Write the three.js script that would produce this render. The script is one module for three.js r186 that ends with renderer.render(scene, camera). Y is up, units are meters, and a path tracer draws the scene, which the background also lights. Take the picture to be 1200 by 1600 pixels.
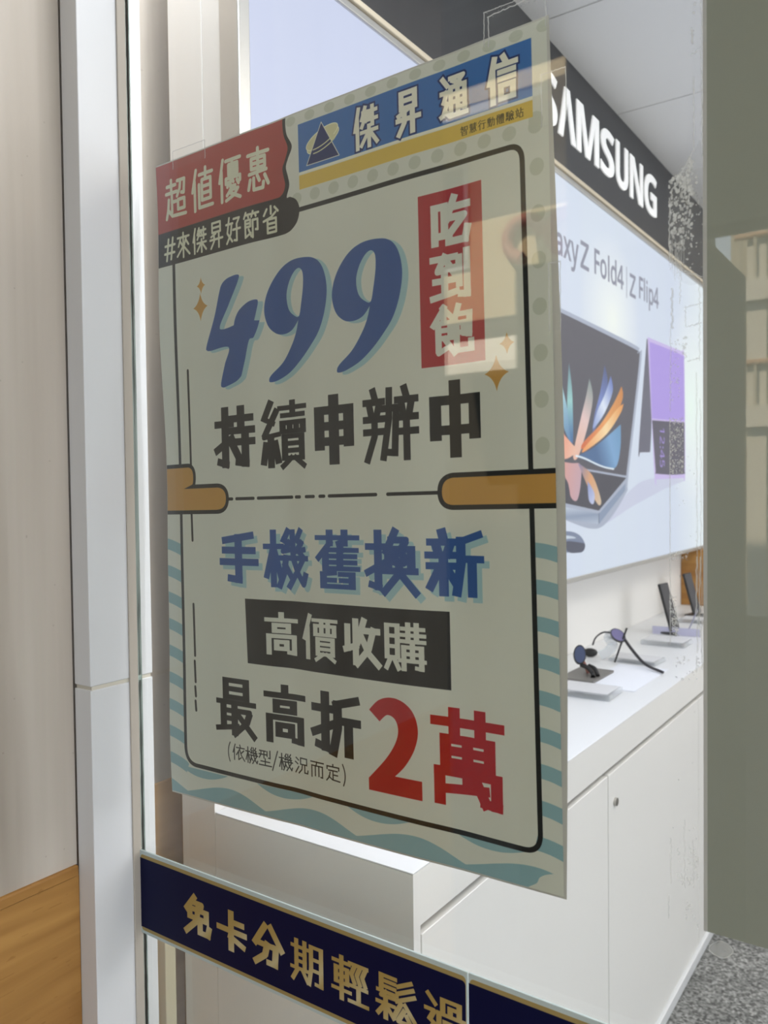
import * as THREE from 'three';
import { FontLoader } from 'three/addons/loaders/FontLoader.js';
import { TextGeometry } from 'three/addons/geometries/TextGeometry.js';
import { RoundedBoxGeometry } from 'three/addons/geometries/RoundedBoxGeometry.js';
import { mergeGeometries } from 'three/addons/utils/BufferGeometryUtils.js';
import { RectAreaLightUniformsLib } from 'three/addons/lights/RectAreaLightUniformsLib.js';

// ------------------------------------------------------------------ camera, sky, lights, exposure
// x runs along the shop window, y up, z out into the street; the glass stands at z = 0.
const scene = new THREE.Scene();
const camera = new THREE.PerspectiveCamera(64.33, 0.75, 0.05, 80);
camera.position.set(0, 1.45, 0.78);
camera.rotation.order = 'YXZ';
camera.rotation.set(-1.554 * Math.PI / 180, 34.93 * Math.PI / 180, -0.675 * Math.PI / 180);
camera.focus = 1.1;
camera.userData.fStop = 7;
const renderer = new THREE.WebGLRenderer();
renderer.toneMapping = THREE.LinearToneMapping;
renderer.toneMappingExposure = 1;
renderer.shadowMap.enabled = true;
scene.background = new THREE.Color(2.3, 2.6, 2.95);           // hazy bright sky
const sun = new THREE.DirectionalLight(0xffeacc, 14);          // from behind the shop's building onto the houses across the street
sun.position.set(-9, 26, -16); sun.target.position.set(-3, 2, 8); sun.castShadow = true;
Object.assign(sun.shadow.camera, { left: -18, right: 18, top: 18, bottom: -18, near: 1, far: 70 }); sun.shadow.mapSize.set(2048, 2048);
scene.add(sun, sun.target);
RectAreaLightUniformsLib.init();
const PANEL = 3.7;                                            // radiance of the ceiling light panels
const STRIP = 30;                                             // radiance of the light channel over the window
const WALK = 30;                                               // radiance of the lamp in the covered walk
const BOX_GLOW = 0.5;                                        // radiance of the light that the lightbox throws into the shop

// ------------------------------------------------------------------ helpers
const taken = {};
const numbered = (n) => { taken[n] = (taken[n] ?? -1) + 1; return taken[n] ? n + '_' + String(taken[n]).padStart(3, '0') : n; };
const shadows = (o) => { o.castShadow = true; o.receiveShadow = true; return o; };
function mesh(name, g, m, parent) {
  const o = shadows(new THREE.Mesh(g, m));
  if (parent === scene || !parent) { o.name = numbered(name); scene.add(o); } else { o.name = name; parent.add(o); }
  return o;
}
function tag(o, label, category, group, kind) {
  if (label) o.userData.label = label;
  if (category) o.userData.category = category;
  if (group) o.userData.group = group;
  if (kind) o.userData.kind = kind;
  return o;
}
const structure = (o, label, category) => tag(o, label, category, null, 'structure');
function thing(name, at = [0, 0, 0], label, category, group) {
  const o = new THREE.Group(); o.name = numbered(name); o.position.set(...at); scene.add(o);
  return tag(o, label, category, group);
}
const std = (color, roughness = 0.6, more = {}) => new THREE.MeshStandardMaterial({ color, roughness, ...more });
const phys = (color, roughness, more = {}) => new THREE.MeshPhysicalMaterial({ color, roughness, ...more });
// box between two corners, relative to an origin; uv in metres
function bx(x0, x1, y0, y1, z0, z1, o = [0, 0, 0], r = 0) {
  const w = Math.abs(x1 - x0), h = Math.abs(y1 - y0), d = Math.abs(z1 - z0);
  const g = r ? new RoundedBoxGeometry(w, h, d, 2, Math.min(r, w / 2.01, h / 2.01, d / 2.01)) : new THREE.BoxGeometry(w, h, d);
  const p = g.attributes.position, n = g.attributes.normal, uv = g.attributes.uv;
  const cx = (x0 + x1) / 2, cy = (y0 + y1) / 2, cz = (z0 + z1) / 2;
  for (let i = 0; i < p.count; i++) {
    const X = p.getX(i) + cx, Y = p.getY(i) + cy, Z = p.getZ(i) + cz, ax = Math.abs(n.getX(i)), ay = Math.abs(n.getY(i)), az = Math.abs(n.getZ(i));
    if (ax >= ay && ax >= az) uv.setXY(i, Z, Y); else if (ay >= az) uv.setXY(i, X, Z); else uv.setXY(i, X, Y);
    p.setXYZ(i, X - o[0], Y - o[1], Z - o[2]);
  }
  return g;
}
const merge = (...g) => mergeGeometries(g.map((x) => (x.index ? x.toNonIndexed() : x)));
const V = (x, y, z) => new THREE.Vector3(x, y, z);
const tube = (pts, r, seg = 24, rad = 8) => new THREE.TubeGeometry(new THREE.CatmullRomCurve3(pts.map((p) => V(...p))), seg, r, rad, false);

// seeded, tiling value noise
const hash = (x, y, s) => { let h = Math.imul(x, 374761393) + Math.imul(y, 668265263) + Math.imul(s, 2147483647 ^ 0x5bd1e995); h = Math.imul(h ^ (h >>> 13), 1274126177); h ^= h >>> 16; return (h >>> 0) / 4294967296; };
const mod = (a, n) => ((a % n) + n) % n;
function vn(u, v, px, py, s) {            // u, v in 0..1; px, py cells
  const x = u * px, y = v * py, ix = Math.floor(x), iy = Math.floor(y), fx = x - ix, fy = y - iy, a = fx * fx * (3 - 2 * fx), b = fy * fy * (3 - 2 * fy);
  const h = (i, j) => hash(mod(ix + i, px), mod(iy + j, py), s);
  return (h(0, 0) * (1 - a) + h(1, 0) * a) * (1 - b) + (h(0, 1) * (1 - a) + h(1, 1) * a) * b;
}
const fbm = (u, v, px, py, s, oct = 4) => { let t = 0, k = 0.5, n = 0; for (let i = 0; i < oct; i++) { t += k * vn(u, v, px << i, py << i, s + i); n += k; k *= 0.5; } return t / n; };
function dataTex(w, h, fn, srgb = true, repeat = [1, 1]) {
  const d = new Uint8Array(w * h * 4);
  for (let y = 0; y < h; y++) for (let x = 0; x < w; x++) {
    const c = fn((x + 0.5) / w, (y + 0.5) / h), i = (y * w + x) * 4;
    for (let k = 0; k < 3; k++) d[i + k] = Math.max(0, Math.min(255, c[k]));
    d[i + 3] = 255;
  }
  const t = new THREE.DataTexture(d, w, h);
  t.magFilter = t.minFilter = THREE.LinearFilter; t.wrapS = t.wrapT = THREE.RepeatWrapping; t.repeat.set(...repeat);
  if (srgb) t.colorSpace = THREE.SRGBColorSpace;
  t.needsUpdate = true;
  return t;
}
const mix3 = (a, b, t) => a.map((x, i) => x + (b[i] - x) * t);
function canvasTex(w, h, draw) {
  const c = document.createElement('canvas'); c.width = w; c.height = h;
  const g = c.getContext('2d'); draw(g, w, h);
  const t = new THREE.CanvasTexture(c); t.colorSpace = THREE.SRGBColorSpace; t.magFilter = THREE.LinearFilter; t.wrapS = t.wrapT = THREE.ClampToEdgeWrapping;
  return t;
}

// ------------------------------------------------------------------ materials
const M = {};
M.white = std(0xe8e6e3, 0.42);
M.whiteGloss = std(0xdddee0, 0.32);
M.postMetal = std(0xdededf, 0.38);
M.caulk = std(0xd6cfc0, 0.8);
M.alu = std(0xc9c8c5, 0.32, { metalness: 0.75 });
M.dark = std(0x2c2d32, 0.4);
M.black = std(0x121214, 0.45);
M.steel = std(0xb5b2ac, 0.28, { metalness: 0.9 });
// weathered grey-beige wood laminate: long upright streaks and water stains
M.greyWood = std(0xffffff, 0.62, { map: dataTex(512, 1024, (u, v) => {
  const grain = fbm(u, v, 40, 3, 11, 4), broad = fbm(u, v, 5, 2, 31, 3), stain = Math.max(0, fbm(u, v, 14, 2, 57, 4) - 0.55) * 3.2, speck = vn(u, v, 200, 260, 5) > 0.985 ? 0.5 : 0;
  return mix3(mix3([204, 194, 182], [176, 164, 150], grain * 0.75 + broad * 0.35 - 0.15), [146, 134, 120], Math.min(1, stain * 0.6 + speck));
}, true, [1.1, 0.55]) });
// yellow-brown wood: grain along the length of the board (v of the texture stands up on the wall)
M.oak = std(0xffffff, 0.5, { map: dataTex(512, 512, (u, v) => {
  const bend = fbm(u, v, 3, 2, 3, 3) * 0.14, w = v + bend, rings = fbm(u, mod(w, 1), 3, 36, 21, 4), broad = fbm(u, mod(w, 1), 2, 7, 8, 3), pore = vn(u, v, 60, 300, 41) > 0.93 ? 0.25 : 0;
  return mix3([190, 142, 76], [132, 86, 34], Math.min(1, rings * 0.8 + broad * 0.55 - 0.25 + pore));
}, true, [0.8, 1.6]) });
M.paleOak = std(0xffffff, 0.55, { map: dataTex(256, 256, (u, v) => mix3([214, 176, 124], [184, 142, 92], fbm(u, v, 4, 30, 77, 4)), true, [1, 1.4]) });
M.slat = std(0xd9cba6, 0.55);
M.carpet = std(0xffffff, 0.95, { map: dataTex(512, 512, (u, v) => { const a = fbm(u, v, 110, 110, 91, 2), b = fbm(u, v, 7, 7, 17, 3); const k = 118 + (a - 0.5) * 130 + (b - 0.5) * 22; return [k, k, k * 0.985]; }, true, [1.4, 1.4]) });
M.tile = std(0xeeedeb, 0.85);
M.pave = std(0xffffff, 0.85, { map: dataTex(256, 256, (u, v) => { const k = 84 + (fbm(u, v, 40, 40, 9, 3) - 0.5) * 40; return [k, k * 0.98, k * 0.95]; }, true, [1, 1]) });
M.soffit = std(0xb9b6ae, 0.85);
M.concrete = std(0x8d8a82, 0.85);
M.facade = std(0xd8c9a8, 0.85);
M.facadeGrey = std(0xb4ae9f, 0.85);
M.lightConc = std(0xd2d0c8, 0.8);
M.winDark = std(0x3c4443, 0.15);
M.glass = phys(0xfbfcfa, 0.0, { transmission: 1, thickness: 0, ior: 1.5 });
M.acrylic = phys(0xf4f6f8, 0.04, { transmission: 0.75, thickness: 0, ior: 1.49 });
M.film = std(0xa3a69e, 0.6);

// ------------------------------------------------------------------ the shop's shell
const ROOM = { x0: -1.2, x1: 2.6, z1: -4.6, h: 2.73 };
structure(mesh('floor', bx(ROOM.x0 - 0.1, ROOM.x1 + 0.1, -0.1, 0, ROOM.z1 - 0.1, 0.0), M.carpet), 'speckled grey carpet floor in front of white display counter', 'floor');
{
  const c = new THREE.Group(); c.name = 'ceiling'; scene.add(c);
  structure(c, 'pale grey ceiling of large flat panels above the black sign', 'ceiling');
  mesh('ceiling_slab', bx(ROOM.x0 - 0.1, ROOM.x1 + 0.1, ROOM.h + 0.012, ROOM.h + 0.12, ROOM.z1 - 0.1, 0.0), std(0x77756f, 0.9), c);
  const zs = [-0.004, -0.667, -1.340, -2.013, -2.686, -3.359, -4.032, -4.6], xs = [-1.2, -0.25, 0.7, 1.65, 2.6];
  for (let i = 0; i + 1 < zs.length; i++) for (let j = 0; j + 1 < xs.length; j++)
    mesh('ceiling_panel', bx(xs[j] + 0.002, xs[j + 1] - 0.002, ROOM.h, ROOM.h + 0.012, zs[i + 1] + 0.003, zs[i] - 0.003), M.tile, c);
}
{
  const w = new THREE.Group(); w.name = 'wall_left'; scene.add(w);
  structure(w, 'inside side wall of greyed wood over a brown wood dado behind the glass', 'wall');
  mesh('upper_panel', bx(-1.3, -1.2, 0.915, 2.8, ROOM.z1, -0.02), M.greyWood, w);
  mesh('wood_dado', bx(-1.3, -1.194, 0, 0.915, ROOM.z1, -0.02), M.paleOak, w);
}
structure(mesh('wall_back', bx(-1.3, ROOM.x1 + 0.1, 0, 2.85, ROOM.z1 - 0.1, ROOM.z1), M.white), 'white rear wall of the shop behind the counter', 'wall');
structure(mesh('wall_right', bx(ROOM.x1, ROOM.x1 + 0.1, 0, 2.85, ROOM.z1, 0.02), M.white), 'white far side wall of the shop', 'wall');
structure(mesh('wall_front', bx(-1.3, ROOM.x1 + 0.1, 2.735, 3.3, -0.06, 0.06), M.lightConc), 'lintel wall above the shop window', 'wall');

// white clad post at the window's left end
{
  const t = new THREE.Group(); t.name = 'trim_1'; scene.add(t);
  structure(t, 'white metal-clad window post with a seam beside the poster', 'post');
  const post = (y0, y1) => bx(-1.031, -0.9935, y0, y1, -0.0245, 0.084, [0, 0, 0], 0.0015);
  mesh('upper_cladding', post(1.177, 2.735), M.postMetal, t);
  mesh('lower_cladding', post(0, 1.1715), M.postMetal, t);
  mesh('seam_filler', bx(-1.03, -0.9955, 1.1715, 1.177, -0.022, 0.081), M.caulk, t);
  mesh('sealant_bead', bx(-0.9935, -0.9905, 0, 2.735, 0.004, 0.019, [0, 0, 0], 0.0012), std(0xb7aea2, 0.75), t);
  mesh('rear_cladding', bx(-1.3, -1.031, 0, 2.735, -0.0245, 0.03), M.greyWood, t);
}
// glass pane
{
  const w = new THREE.Group(); w.name = 'window_1'; scene.add(w);
  structure(w, 'large clear glass pane of the shop front', 'window');
  mesh('pane', bx(-0.9925, ROOM.x1, 0.05, 2.735, -0.004, 0.004), M.glass, w);
  mesh('pane_edge', bx(-0.9935, -0.9925, 0.05, 2.735, -0.004, 0.004), phys(0xb9c8c2, 0.25), w);
  mesh('sill', bx(-0.9935, ROOM.x1, 0, 0.05, -0.03, 0.03), M.alu, w);
}
// outside: wall on the left, pavement, arcade
{
  const w = new THREE.Group(); w.name = 'wall_outside'; scene.add(w);
  structure(w, 'weathered grey wood wall over yellow-brown wood at the far left, outside the glass', 'wall');
  mesh('upper_panel', bx(-1.25, -1.035, 0.915, 3.3, 0.084, 0.98), M.greyWood, w);
  mesh('lower_panel', bx(-1.25, -1.031, 0, 0.905, 0.084, 0.98), M.oak, w);
  mesh('dado_cap', bx(-1.25, -1.0285, 0.899, 0.915, 0.0845, 0.98, [0, 0, 0], 0.003), M.oak, w);
}
structure(mesh('pavement', bx(-14, 12, -0.12, -0.02, 0.03, 30), M.pave), 'grey paving outside the shop front', 'pavement');
structure(mesh('arcade_soffit', bx(-14, 12, 3.3, 3.5, -0.06, 2.0), M.soffit), 'pale soffit of the covered walk in front of the shop', 'soffit');
structure(mesh('upper_storeys', bx(-14, 12, 3.5, 7.5, -6, 2.4), M.lightConc), 'upper storeys of the shop building over the covered walk', 'building');
structure(mesh('arcade_beam', bx(-14, 12, 3.2, 3.5, 2.0, 2.4), M.concrete), 'concrete edge beam of the covered walk', 'beam');
for (const [x, l] of [[-1.14, 'square concrete arcade column across from the window'], [5.2, 'square concrete arcade column further along the walk'], [-7.2, 'square concrete arcade column at the far end of the walk']])
  structure(mesh('arcade_column', bx(x, x + 0.42, -0.02, 3.2, 2.0, 2.42, [0, 0, 0], 0.02), M.concrete), l, 'column');

// ------------------------------------------------------------------ handwriting of the print: stroke glyphs in a 100 x 100 box, y down
const PART = {
  ren: '72 0 6 52/46 28 46 100', shou: '0 24 100 24/58 0 58 95 22 92/0 68 100 52', mu: '0 27 100 27/50 0 50 100/46 32 4 82/54 32 96 82',
  ri: '0 0 100 0 100 100 0 100 0 0/0 50 100 50', kou: '0 0 100 0 100 100 0 100 0 0', mu4: '0 0 100 0 100 100 0 100 0 0/0 34 100 34/0 67 100 67',
  bei: '8 0 92 0 92 76 8 76 8 0/8 25 92 25/8 50 92 50/32 80 4 100/66 80 96 100', mi: '50 0 12 24 56 30/84 14 8 54 92 50/52 52 52 100/22 66 6 94/78 64 96 92',
  tian: '0 0 100 0 100 100 0 100 0 0/0 50 100 50/50 0 50 100', chuo: '8 4 22 18/2 36 22 36 10 58 22 64 8 86/2 90 18 84 34 95 99 95',
};
const GLYPH = {
  超: '5 16 48 16/27 2 27 34/0 34 54 34/29 34 29 84/29 58 50 58/13 50 9 75 0 97/12 78 30 93 98 95/58 8 94 8 90 42 78 40/74 8 70 28 56 46/@kou 60 56 92 80',
  值: '@ren 0 0 28 100/36 14 98 14/66 0 65 28/@mu4 48 28 90 78/34 38 34 95 99 95',
  優: '@ren 0 0 25 100/32 5 99 5/63 5 61 16/@mu4 45 16 86 40/32 60 32 48 98 48 98 60/43 58 39 68/53 56 53 69 75 69/62 53 67 59/84 57 91 66/60 72 36 88/50 77 88 77 70 91 32 100/50 83 98 100',
  惠: '4 12 96 12/50 0 50 54/@ri 20 22 80 46/10 57 86 54/14 70 6 92/30 68 30 95 70 95 73 82/46 63 55 76/79 66 94 88',
  來: '6 17 94 17/50 0 50 100/28 22 12 52/27 34 42 50/72 22 58 50/73 34 90 52/47 56 2 92/53 56 98 92',
  傑: '@ren 0 0 25 100/48 2 34 28/40 12 60 12 34 46/42 24 52 33/64 13 98 13/66 13 66 34/60 34 100 34/82 2 82 48/32 62 100 62/66 49 66 100/60 66 32 93/72 66 100 93',
  昇: '@ri 20 0 80 38/46 43 12 53/4 66 96 66/33 48 33 74 10 99/69 44 69 100',
  好: '22 0 8 58 42 94/40 24 33 64 4 98/0 24 46 24/54 8 94 8 76 30/76 30 76 95 58 92/50 50 100 50',
  節: '14 0 2 20/10 9 46 9/27 10 32 21/62 0 52 20/60 9 98 9/76 10 81 21/@ri 10 30 44 56/10 30 10 95 46 82/32 66 50 95/60 34 92 34 92 74 80 72/60 34 60 100',
  省: '50 0 50 28/24 8 6 30/74 6 96 24/80 26 50 42 4 52/@mu4 28 48 82 99',
  通: '@chuo 0 0 100 100/38 5 90 5 66 20/50 13 70 21/38 27 94 27 94 82 82 80/38 27 38 84/38 45 94 45/38 63 94 63/66 27 66 84',
  信: '@ren 0 0 28 100/56 0 64 11/34 17 100 17/42 33 92 33/42 49 92 49/@kou 44 65 90 95',
  智: '16 0 2 22/10 12 48 12/0 29 52 29/27 12 26 32 2 54/30 34 50 52/@kou 60 10 96 46/@ri 18 60 82 99',
  慧: '2 8 46 8/4 20 44 20/0 34 48 34/24 0 24 42/54 8 98 8/56 20 96 20/52 34 100 34/76 0 76 42/14 46 84 46 84 66 14 66/10 56 84 56/12 76 4 94/30 72 30 96 70 96 73 86/46 70 55 81/80 72 95 90',
  行: '28 0 2 24/32 28 2 58/20 46 20 100/44 11 96 11/38 38 100 38/76 38 76 95 58 93',
  動: '44 2 6 9/0 19 52 19/@ri 6 28 46 56/26 8 26 92/4 73 50 73/0 94 54 90/56 28 96 28 92 93 80 92/74 4 72 50 52 98',
  體: '8 2 38 2 38 30/8 2 8 30/22 16 38 16/22 16 22 30/0 42 0 30 46 30 46 42/8 42 38 42 38 97/8 42 8 99/8 58 38 58/8 75 38 75/54 7 96 7 96 40 54 40 54 7/54 23 96 23/68 0 68 40/82 0 82 40/50 51 100 51/58 61 92 61 92 75 58 75 58 61/62 82 66 94/88 80 84 94/48 98 100 98',
  驗: '6 4 42 4/6 4 6 52 44 52 42 95 30 91/6 20 40 20/6 36 40 36/23 4 23 52/2 66 0 90/13 66 15 82/24 64 26 78/72 0 46 26/72 0 100 24/60 29 86 29/@kou 52 39 70 54/@kou 78 39 96 54/60 58 46 98/60 72 70 92/87 58 76 98/87 72 100 96',
  站: '20 0 24 12/2 19 44 19/10 28 16 74/36 26 30 74/0 90 48 79/70 0 70 48/70 23 99 23/@kou 54 51 94 97',
  吃: '@kou 6 12 34 78/6 78 6 92/60 0 42 38/54 17 98 17/48 40 90 40 46 78 46 94 92 94 98 72',
  到: '0 8 60 8/30 8 12 36 56 32/40 20 60 46/6 58 56 58/31 42 31 88/0 95 62 86/72 12 72 70/94 0 94 95 78 93',
  飽: '26 0 0 32/26 0 54 26/26 14 26 26/11 31 44 31 44 64 11 64/11 31 11 96 38 84/11 47 44 47/30 68 52 96/66 0 54 32/62 16 97 16 95 62 84 60/61 35 80 35 80 56 61 56/61 35 61 94 100 94 100 76',
  持: '@shou 0 0 38 100/44 16 96 16/70 0 70 36/40 37 100 37/40 57 100 57/82 38 82 95 64 93/48 66 62 84',
  續: '@mi 0 0 36 100/42 8 99 8/71 0 71 20/48 20 95 20/46 32 97 32 97 46 46 46 46 32/63 32 63 46/80 32 80 46/@bei 46 54 97 100',
  申: '50 0 50 100/9 18 91 18 91 72/9 18 9 76/9 44 91 44/9 69 91 69',
  辦: '16 0 20 12/0 15 34 15/8 22 12 38/27 22 22 38/0 41 35 41/0 60 34 60/18 41 18 66 3 100/36 26 63 26 59 93 46 92/49 0 48 42 36 98/80 0 84 12/66 15 100 15/74 22 77 38/92 22 88 38/65 41 100 41/66 62 100 62/83 41 83 100',
  中: '50 0 50 100/8 22 92 22 92 66 8 66 8 22/8 66 8 74/92 66 92 74',
  手: '86 5 10 14/8 35 92 35/0 59 100 59/50 9 50 95 26 93',
  機: '@mu 0 0 36 100/52 0 43 15 56 20 41 36 58 33/65 0 67 50 79 78 94 97 99 82/85 0 76 15 89 20 74 36 93 33/35 49 100 49/48 49 44 76 33 100/47 64 58 80/89 57 58 100/84 38 93 46',
  舊: '2 10 98 10/31 0 31 21/69 0 69 21/30 21 4 44/20 36 20 66/22 32 96 32/56 21 60 32/22 43 92 43/22 54 92 54/20 65 99 65/57 32 57 65/14 75 14 97 87 97 87 75/40 73 14 75/14 86 40 86/62 86 87 86/60 75 87 75',
  換: '@shou 0 0 36 100/58 0 41 30/52 12 84 12 73 28/44 28 94 28 94 62/44 28 44 62/62 34 57 48/74 34 81 47/36 66 100 66/69 50 66 72 37 100/70 70 100 100',
  新: '26 0 29 11/4 15 53 15/14 21 18 33/41 21 36 33/0 37 55 37/2 55 53 55/28 37 28 100/17 64 3 88/38 64 51 82/96 4 63 14/63 12 63 50 54 98/63 43 100 43/85 43 85 100',
  高: '50 0 50 12/4 15 96 15/@kou 28 28 72 43/9 99 9 56 91 56 91 96 76 95/@kou 34 70 66 87',
  價: '@ren 0 0 27 100/33 8 100 8/38 21 96 21 96 42 38 42 38 21/57 8 57 42/77 8 77 42/@bei 40 52 95 100',
  收: '7 14 7 66/4 68 32 60/33 0 33 100/58 0 41 46/54 21 100 21/87 22 73 66 40 100/53 40 73 76 99 99',
  購: '@bei 0 4 34 98/46 10 98 10/42 24 100 24/40 38 100 38/60 0 60 38/82 0 82 38/48 100 48 51 94 51 94 97 84 96/48 66 94 66/39 81 100 81/71 38 71 81',
  最: '@ri 22 0 80 32/2 42 98 42/14 42 14 90/46 42 46 100/14 58 46 58/14 73 46 73/0 94 50 87/54 57 90 57 80 78 50 99/58 66 97 99',
  折: '@shou 0 0 42 100/96 4 55 14/55 14 55 56 44 99/55 43 100 43/81 43 81 100',
  萬: '2 11 98 11/30 0 30 23/70 0 70 23/@tian 16 30 84 56/50 56 50 82/6 99 6 66 94 66 94 95 78 94/20 85 74 81/62 71 76 92',
  依: '@ren 0 0 28 100/62 0 66 12/32 18 100 18/64 20 32 64/50 44 50 96 70 82/94 34 72 52/61 32 74 66 100 97',
  型: '4 6 54 6/0 28 58 28/16 6 16 28 2 50/40 6 40 50/66 6 66 36/90 0 90 47 78 46/50 54 50 94/14 73 86 73/0 97 100 97',
  況: '6 8 22 20/0 34 16 44/2 97 24 62/@kou 40 6 90 44/54 46 50 76 28 99/74 46 74 93 98 93 100 76',
  而: '0 8 100 8/48 8 42 30/8 100 8 31 92 31 92 96 80 95/36 31 36 92/64 31 64 92',
  定: '50 0 50 11/6 30 6 14 94 14 94 30/18 37 82 37/50 37 50 92/50 62 84 62/28 50 22 78 3 99/20 76 46 92 100 96',
  免: '34 0 6 32/30 12 70 12 56 30/17 31 88 31 88 56 17 56 17 31/52 31 46 64 4 99/61 56 61 94 94 94 99 76',
  卡: '48 0 48 100/48 24 90 24/0 50 100 50/48 68 92 82',
  分: '36 0 3 46/62 0 97 44/20 48 79 48 75 94 54 94/46 48 38 76 6 99',
  期: '2 18 54 18/14 3 14 72/41 3 41 72/14 36 41 36/14 53 41 53/0 72 55 72/16 77 3 98/36 77 49 96/62 6 94 6 94 96 80 95/62 6 62 60 55 99/62 36 94 36/62 63 94 63',
  輕: '2 12 47 12/8 27 42 27 42 62 8 62 8 27/8 45 42 45/0 79 49 79/25 0 25 100/52 7 99 7/63 14 55 31 63 48/79 14 71 31 79 48/95 14 87 31 95 48/54 59 98 59/76 59 76 96/50 97 100 97',
  鬆: '10 3 48 3/10 3 10 40/10 15 46 15/10 27 46 27/2 40 52 40/20 42 8 51 46 49/90 0 60 15/95 14 58 32/99 29 56 50/@mu 0 55 44 100/64 56 48 84/78 56 99 80/72 70 56 96 86 94/82 80 96 100',
  過: '@chuo 0 0 100 100/44 5 86 5 86 34/44 5 44 34/63 19 86 19/63 19 63 34/34 37 97 37 97 83 84 81/34 37 34 85/@kou 50 53 80 72',
};
function strokesOf(ch) {
  const out = [];
  const add = (text, x0, y0, x1, y1) => {
    for (const s of text.split('/')) {
      const t = s.trim().split(/\s+/);
      if (t[0][0] === '@') { const b = t.slice(1).map(Number); add(PART[t[0].slice(1)], x0 + b[0] / 100 * (x1 - x0), y0 + b[1] / 100 * (y1 - y0), x0 + b[2] / 100 * (x1 - x0), y0 + b[3] / 100 * (y1 - y0)); continue; }
      const p = t.map(Number), q = [];
      for (let i = 0; i < p.length; i += 2) q.push([x0 + p[i] / 100 * (x1 - x0), y0 + p[i + 1] / 100 * (y1 - y0)]);
      out.push(q);
    }
  };
  add(GLYPH[ch], 0, 0, 1, 1);
  return out;
}
// the glyph's ink fills the box x, y, w, h; thick and thin are the widths of upright and level strokes
function glyph(g, ch, x, y, w, h, thick, colour, { round = false, thin = thick * 0.66, grow = 0 } = {}) {
  if (round) thin = thick;
  const W = w - thick, H = h - thin;
  g.fillStyle = g.strokeStyle = colour; g.lineCap = g.lineJoin = 'round';
  for (const s of strokesOf(ch)) {
    const P = s.map(([a, b]) => [x + thick / 2 + a * W, y + thin / 2 + b * H]), n = P.length;
    const closed = n > 3 && s[0][0] === s[n - 1][0] && s[0][1] === s[n - 1][1];
    if (round) { g.lineWidth = thick; g.beginPath(); P.forEach(([a, b], i) => (i ? g.lineTo(a, b) : g.moveTo(a, b))); if (closed) g.closePath(); g.stroke(); continue; }
    const seg = [];
    for (let i = 0; i + 1 < n; i++) { const dx = P[i + 1][0] - P[i][0], dy = P[i + 1][1] - P[i][1], l = Math.hypot(dx, dy), c = Math.abs(dx) / l; seg.push({ a: P[i], b: P[i + 1], d: [dx / l, dy / l], w: thick + (thin - thick) * Math.pow(c, 1.6) }); }
    const join = (p, q) => { const c = Math.abs(p.d[0] * q.d[0] + p.d[1] * q.d[1]); return c < 0.35 ? 1 : 0; };     // corners are square, bends are rounded
    seg.forEach((k, i) => {
      const prev = seg[i - 1] ?? (closed ? seg[seg.length - 1] : null), next = seg[i + 1] ?? (closed ? seg[0] : null);
      const lead = (o) => (o ? (join(k, o) ? o.w / 2 : 0) : (thick * Math.abs(k.d[0]) + thin * Math.abs(k.d[1])) / 2);
      const e0 = lead(prev) + grow, e1 = lead(next) + grow, hw = k.w / 2 + grow, [ux, uy] = k.d, A = [k.a[0] - ux * e0, k.a[1] - uy * e0], B = [k.b[0] + ux * e1, k.b[1] + uy * e1];
      g.beginPath(); g.moveTo(A[0] - uy * hw, A[1] + ux * hw); g.lineTo(B[0] - uy * hw, B[1] + ux * hw); g.lineTo(B[0] + uy * hw, B[1] - ux * hw); g.lineTo(A[0] + uy * hw, A[1] - ux * hw); g.closePath(); g.fill();
      if (next && !join(k, next)) { g.beginPath(); g.arc(k.b[0], k.b[1], Math.min(k.w, next.w) / 2 + grow, 0, 7); g.fill(); }
    });
  }
}
// smooth closed outline through points
function blob(g, pts, sharp = []) {
  const n = pts.length, P = (i) => pts[mod(i, n)];
  g.beginPath(); g.moveTo(...P(0));
  for (let i = 0; i < n; i++) {
    const p0 = P(i - 1), p1 = P(i), p2 = P(i + 1), p3 = P(i + 2), s1 = sharp.includes(mod(i, n)) ? 0 : 1, s2 = sharp.includes(mod(i + 1, n)) ? 0 : 1;
    g.bezierCurveTo(p1[0] + s1 * (p2[0] - p0[0]) / 6, p1[1] + s1 * (p2[1] - p0[1]) / 6, p2[0] - s2 * (p3[0] - p1[0]) / 6, p2[1] - s2 * (p3[1] - p1[1]) / 6, ...p2);
  }
  g.closePath();
}
const flat = (t) => { const a = t.split(' ').map(Number), o = []; for (let i = 0; i < a.length; i += 2) o.push([a[i], a[i + 1]]); return o; };

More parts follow.
